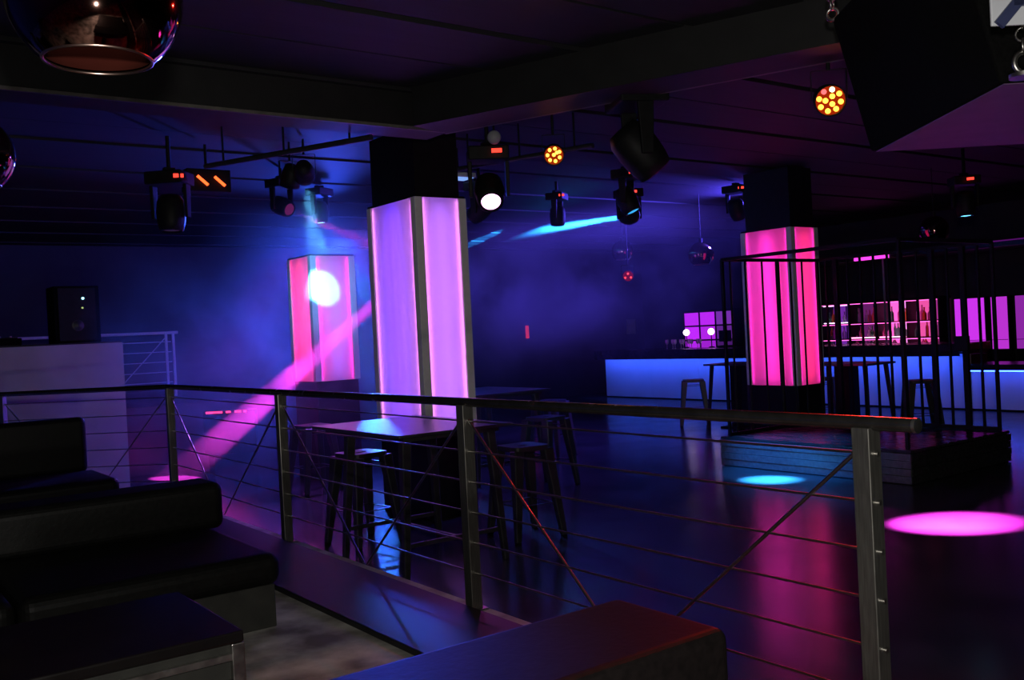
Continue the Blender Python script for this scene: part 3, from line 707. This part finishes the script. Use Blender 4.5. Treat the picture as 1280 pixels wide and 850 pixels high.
# ------------------------------------------------------------------ copper globe pendants
def pendant(label, p, R):
    t = thing('globe_pendant', label, 'pendant lamp', p)
    a0 = math.asin(.62); n = 28
    prof = [(R*math.sin(a0+(PI-a0)*i/n)+1e-4, -R*math.cos(a0+(PI-a0)*i/n)) for i in range(n+1)]
    s_ = MB().lathe(prof, 48).build('shade', M['copper'], t)
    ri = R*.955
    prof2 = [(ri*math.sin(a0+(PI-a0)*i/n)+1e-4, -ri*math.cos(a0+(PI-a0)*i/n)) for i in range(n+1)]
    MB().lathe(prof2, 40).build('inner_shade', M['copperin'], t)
    MB().torus((0,0,-R*math.cos(a0)), (0,0,1), R*.62-.003, .005*R/.225, 48, 8).build('rim', M['copperedge'], t)
    MB().lathe([(.02,.12),(.03,.06),(.03,0),(.001,-.03)], 14, (0,0,1), (0,0,-.02)).build('bulb', M['grey'], t)
    MB().tube((0,0,R*.99), (0,0,R+.05), .03, n=14).build('cap', M['black'], t)
    MB().tube((0,0,R+.05), (0,0,ZC-.055-p[2]), .005, n=8).build('cord', M['black'], t)
pendant('large smoked copper globe pendant closest to the camera', (0.67,2.71,2.70), .225)
pendant('smoked copper globe pendant cut off at the picture edge over the railing', (0.84,6.30,2.92), .225)
pendant('small far copper globe pendant left of the hot pink column', (11.34,10.29,2.80), .20)
pendant('small far copper globe pendant above the red par can', (11.73,12.49,3.07), .19)
pendant('small far copper globe pendant above the bar behind the cage', (12.85,7.31,2.87), .20)

# ------------------------------------------------------------------ big hanging speaker
A = Vector((4.51,2.89,2.58)); ev = Vector((-.615,-.789,0)); er = Vector((.789,-.615,0))
t = thing('hanging_speaker', 'big black speaker cabinet hung from chains at the upper right', 'speaker', A)
Ld, Wd, Hh = 1.40, 1.3, .70
vs = []
for zz, off in ((0, 0), (Hh, -.17)):
    for u, v_ in ((0,0),(Ld,0),(Ld,1),(0,1)):
        r_ = off if v_ == 0 else Wd
        q_ = ev*u + er*r_; vs.append((q_.x, q_.y, zz))
MB().add(vs, [(3,2,1,0),(4,5,6,7),(0,1,5,4),(1,2,6,5),(2,3,7,6),(3,0,4,7)]).build('cabinet', M['speaker'], t, .012)
vs2 = [ev*u + er*r_ for u, r_ in ((.02,.02),(Ld-.02,.02),(Ld-.02,Wd-.02),(.02,Wd-.02))]
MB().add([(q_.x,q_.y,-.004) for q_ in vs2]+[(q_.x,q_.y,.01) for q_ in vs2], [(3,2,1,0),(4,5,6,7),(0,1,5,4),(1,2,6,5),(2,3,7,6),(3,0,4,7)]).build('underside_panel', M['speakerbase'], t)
def chain(parent, p, top, n, m_):
    p = Vector(p); step = .045
    for i in range(n):
        MB().torus(p+Vector((0,0,step*i)), (1,.3,0) if i % 2 else (.3,-1,0), .026, .006, 14, 6).build('chain_link', m_, parent)
    q_ = p+Vector((0,0,step*n-.03))
    MB().tube(q_, (q_.x, q_.y, top), .006, n=8).build('hanging_cable', m_, parent)
c1 = ev*.02+er*(-.17)
MB().torus(Vector((c1.x,c1.y,Hh+.02)), (1,.3,0), .03, .01, 16, 8).build('eye_bolt', M['chrome'], t)
chain(t, (c1.x,c1.y,Hh+.07), ZC-.055-A.z, 2, M['chrome'])
c2 = ev*1.46+er*.06
MB().tube((c2.x,c2.y,.0), (c2.x,c2.y,.015), .055, n=20).build('rigging_plate', M['chrome'], t)
MB().torus(Vector((c2.x,c2.y,.055)), (.6,.8,0), .038, .010, 18, 8).build('shackle', M['chrome'], t)
chain(t, (c2.x,c2.y,.115), ZC-.055-A.z, 4, M['chrome'])
# rigging bracket with white and navy bars near the top right corner
t = thing('rigging_bracket', 'white and navy metal bracket hanging at the top right corner', 'bracket', (3.30,1.57,2.73))
ex = Vector((.805,-.593,0))
MB().bar(ex*-.07, ex*.12, .012, .10).build('plate', M['white'], t, .004)
MB().bar(ex*-.05+Vector((-.01,-.012,-.05)), ex*.04+Vector((-.01,-.012,.05)), .014, .035).build('diagonal_bar', M['navy'], t)
MB().bar(ex*.0+Vector((-.01,-.012,.02)), ex*.12+Vector((-.01,-.012,.02)), .014, .02).build('cross_bar', M['navy'], t)
MB().tube((0,0,.05), (0,0,ZC-.055-2.73), .01, n=8).build('hanging_rod', M['black'], t)

# ------------------------------------------------------------------ small things on the far wall
o = MB().box(-.03,.03,-.03,.03,-.16,.16).build('red_indicator_lamp', emit('red_tube', (1.0,0.04,0.03), .7)); o.location = (14.6,19.14,1.72); tag(o, 'slim upright red lamp on the far dark wall', 'lamp')
for (yy, zz, lab) in ((18.4,1.72,'pale small notice beside the bar end on the far wall'),(0,0,'')):
    if lab:
        o = MB().box(-.16,.16,-.01,.01,-.2,.2).build('notice', M['grey']); o.location = (18.2,19.18,1.72); tag(o, lab, 'sign')

# ------------------------------------------------------------------ smoke
hz = MB().prism([(2.75,8.9),(5.6,7.2),(6.4,7.2),(6.4,8.9),(15.0,8.9),(15.0,18.9),(2.75,18.9)], .01, 3.5).build('haze', M['black'])
hz['kind'] = 'stuff'; hz['label'] = 'blue and magenta lit stage smoke drifting behind the columns'; hz['category'] = 'smoke'
m = bpy.data.materials.new('stage_smoke'); m.use_nodes = True
nt = m.node_tree; nt.nodes.clear(); lk = nt.links.new
out = nt.nodes.new('ShaderNodeOutputMaterial'); vs_ = nt.nodes.new('ShaderNodeVolumeScatter'); tc = nt.nodes.new('ShaderNodeTexCoord')
vs_.inputs['Color'].default_value = (0.95,0.95,0.95,1); vs_.inputs['Anisotropy'].default_value = .1
def math_(op, *a_):
    n = nt.nodes.new('ShaderNodeMath'); n.operation = op
    for i, v_ in enumerate(a_):
        if isinstance(v_, (int, float)): n.inputs[i].default_value = v_
        else: lk(v_, n.inputs[i])
    return n.outputs[0]
def vmath(op, *a_):
    n = nt.nodes.new('ShaderNodeVectorMath'); n.operation = op
    for i, v_ in enumerate(a_):
        if isinstance(v_, tuple): n.inputs[i].default_value = v_
        else: lk(v_, n.inputs[i])
    return n.outputs['Value'] if op == 'DOT_PRODUCT' else n.outputs['Vector']
P = tc.outputs['Object']
def blob(c, s, amp):
    q_ = vmath('DIVIDE', vmath('SUBTRACT', P, c), s)
    return math_('MULTIPLY', math_('POWER', 2.718, math_('MULTIPLY', vmath('DOT_PRODUCT', q_, q_), -1.0)), amp)
ns = nt.nodes.new('ShaderNodeTexNoise'); ns.inputs['Scale'].default_value = 0.9; ns.inputs['Detail'].default_value = 4; ns.inputs['Roughness'].default_value = .6
ns.inputs['Distortion'].default_value = .6
lk(P, ns.inputs['Vector'])
nz = nt.nodes.new('ShaderNodeMapRange'); nz.inputs['From Min'].default_value = .43; nz.inputs['From Max'].default_value = .62; lk(ns.outputs['Fac'], nz.inputs['Value'])
tot = math_('ADD', blob((5.0,12.8,1.45), (1.9,2.6,.85), .22), blob((8.2,12.4,2.4), (1.8,2.0,.8), .34))
tot = math_('ADD', tot, blob((4.4,12.2,.9), (1.3,1.8,1.0), .14))
tot = math_('ADD', tot, blob((10.6,12.6,2.1), (2.2,2.6,.9), .05))
tot = math_('MULTIPLY', tot, math_('ADD', nz.outputs[0], .04))
for c_, s_, a_ in (((9.6,11.6,3.3),(.9,2.6,.30),.16), ((5.4,11.35,3.05),(.8,.8,.4),.10), ((5.7,9.2,2.75),(.5,.7,.4),.06), ((4.75,9.6,3.0),(.5,.7,.35),.12)):
    tot = math_('ADD', tot, blob(c_, s_, a_))
tot = math_('ADD', tot, .0003)
lk(tot, vs_.inputs['Density']); lk(vs_.outputs[0], out.inputs['Volume'])
hz.data.materials[0] = m
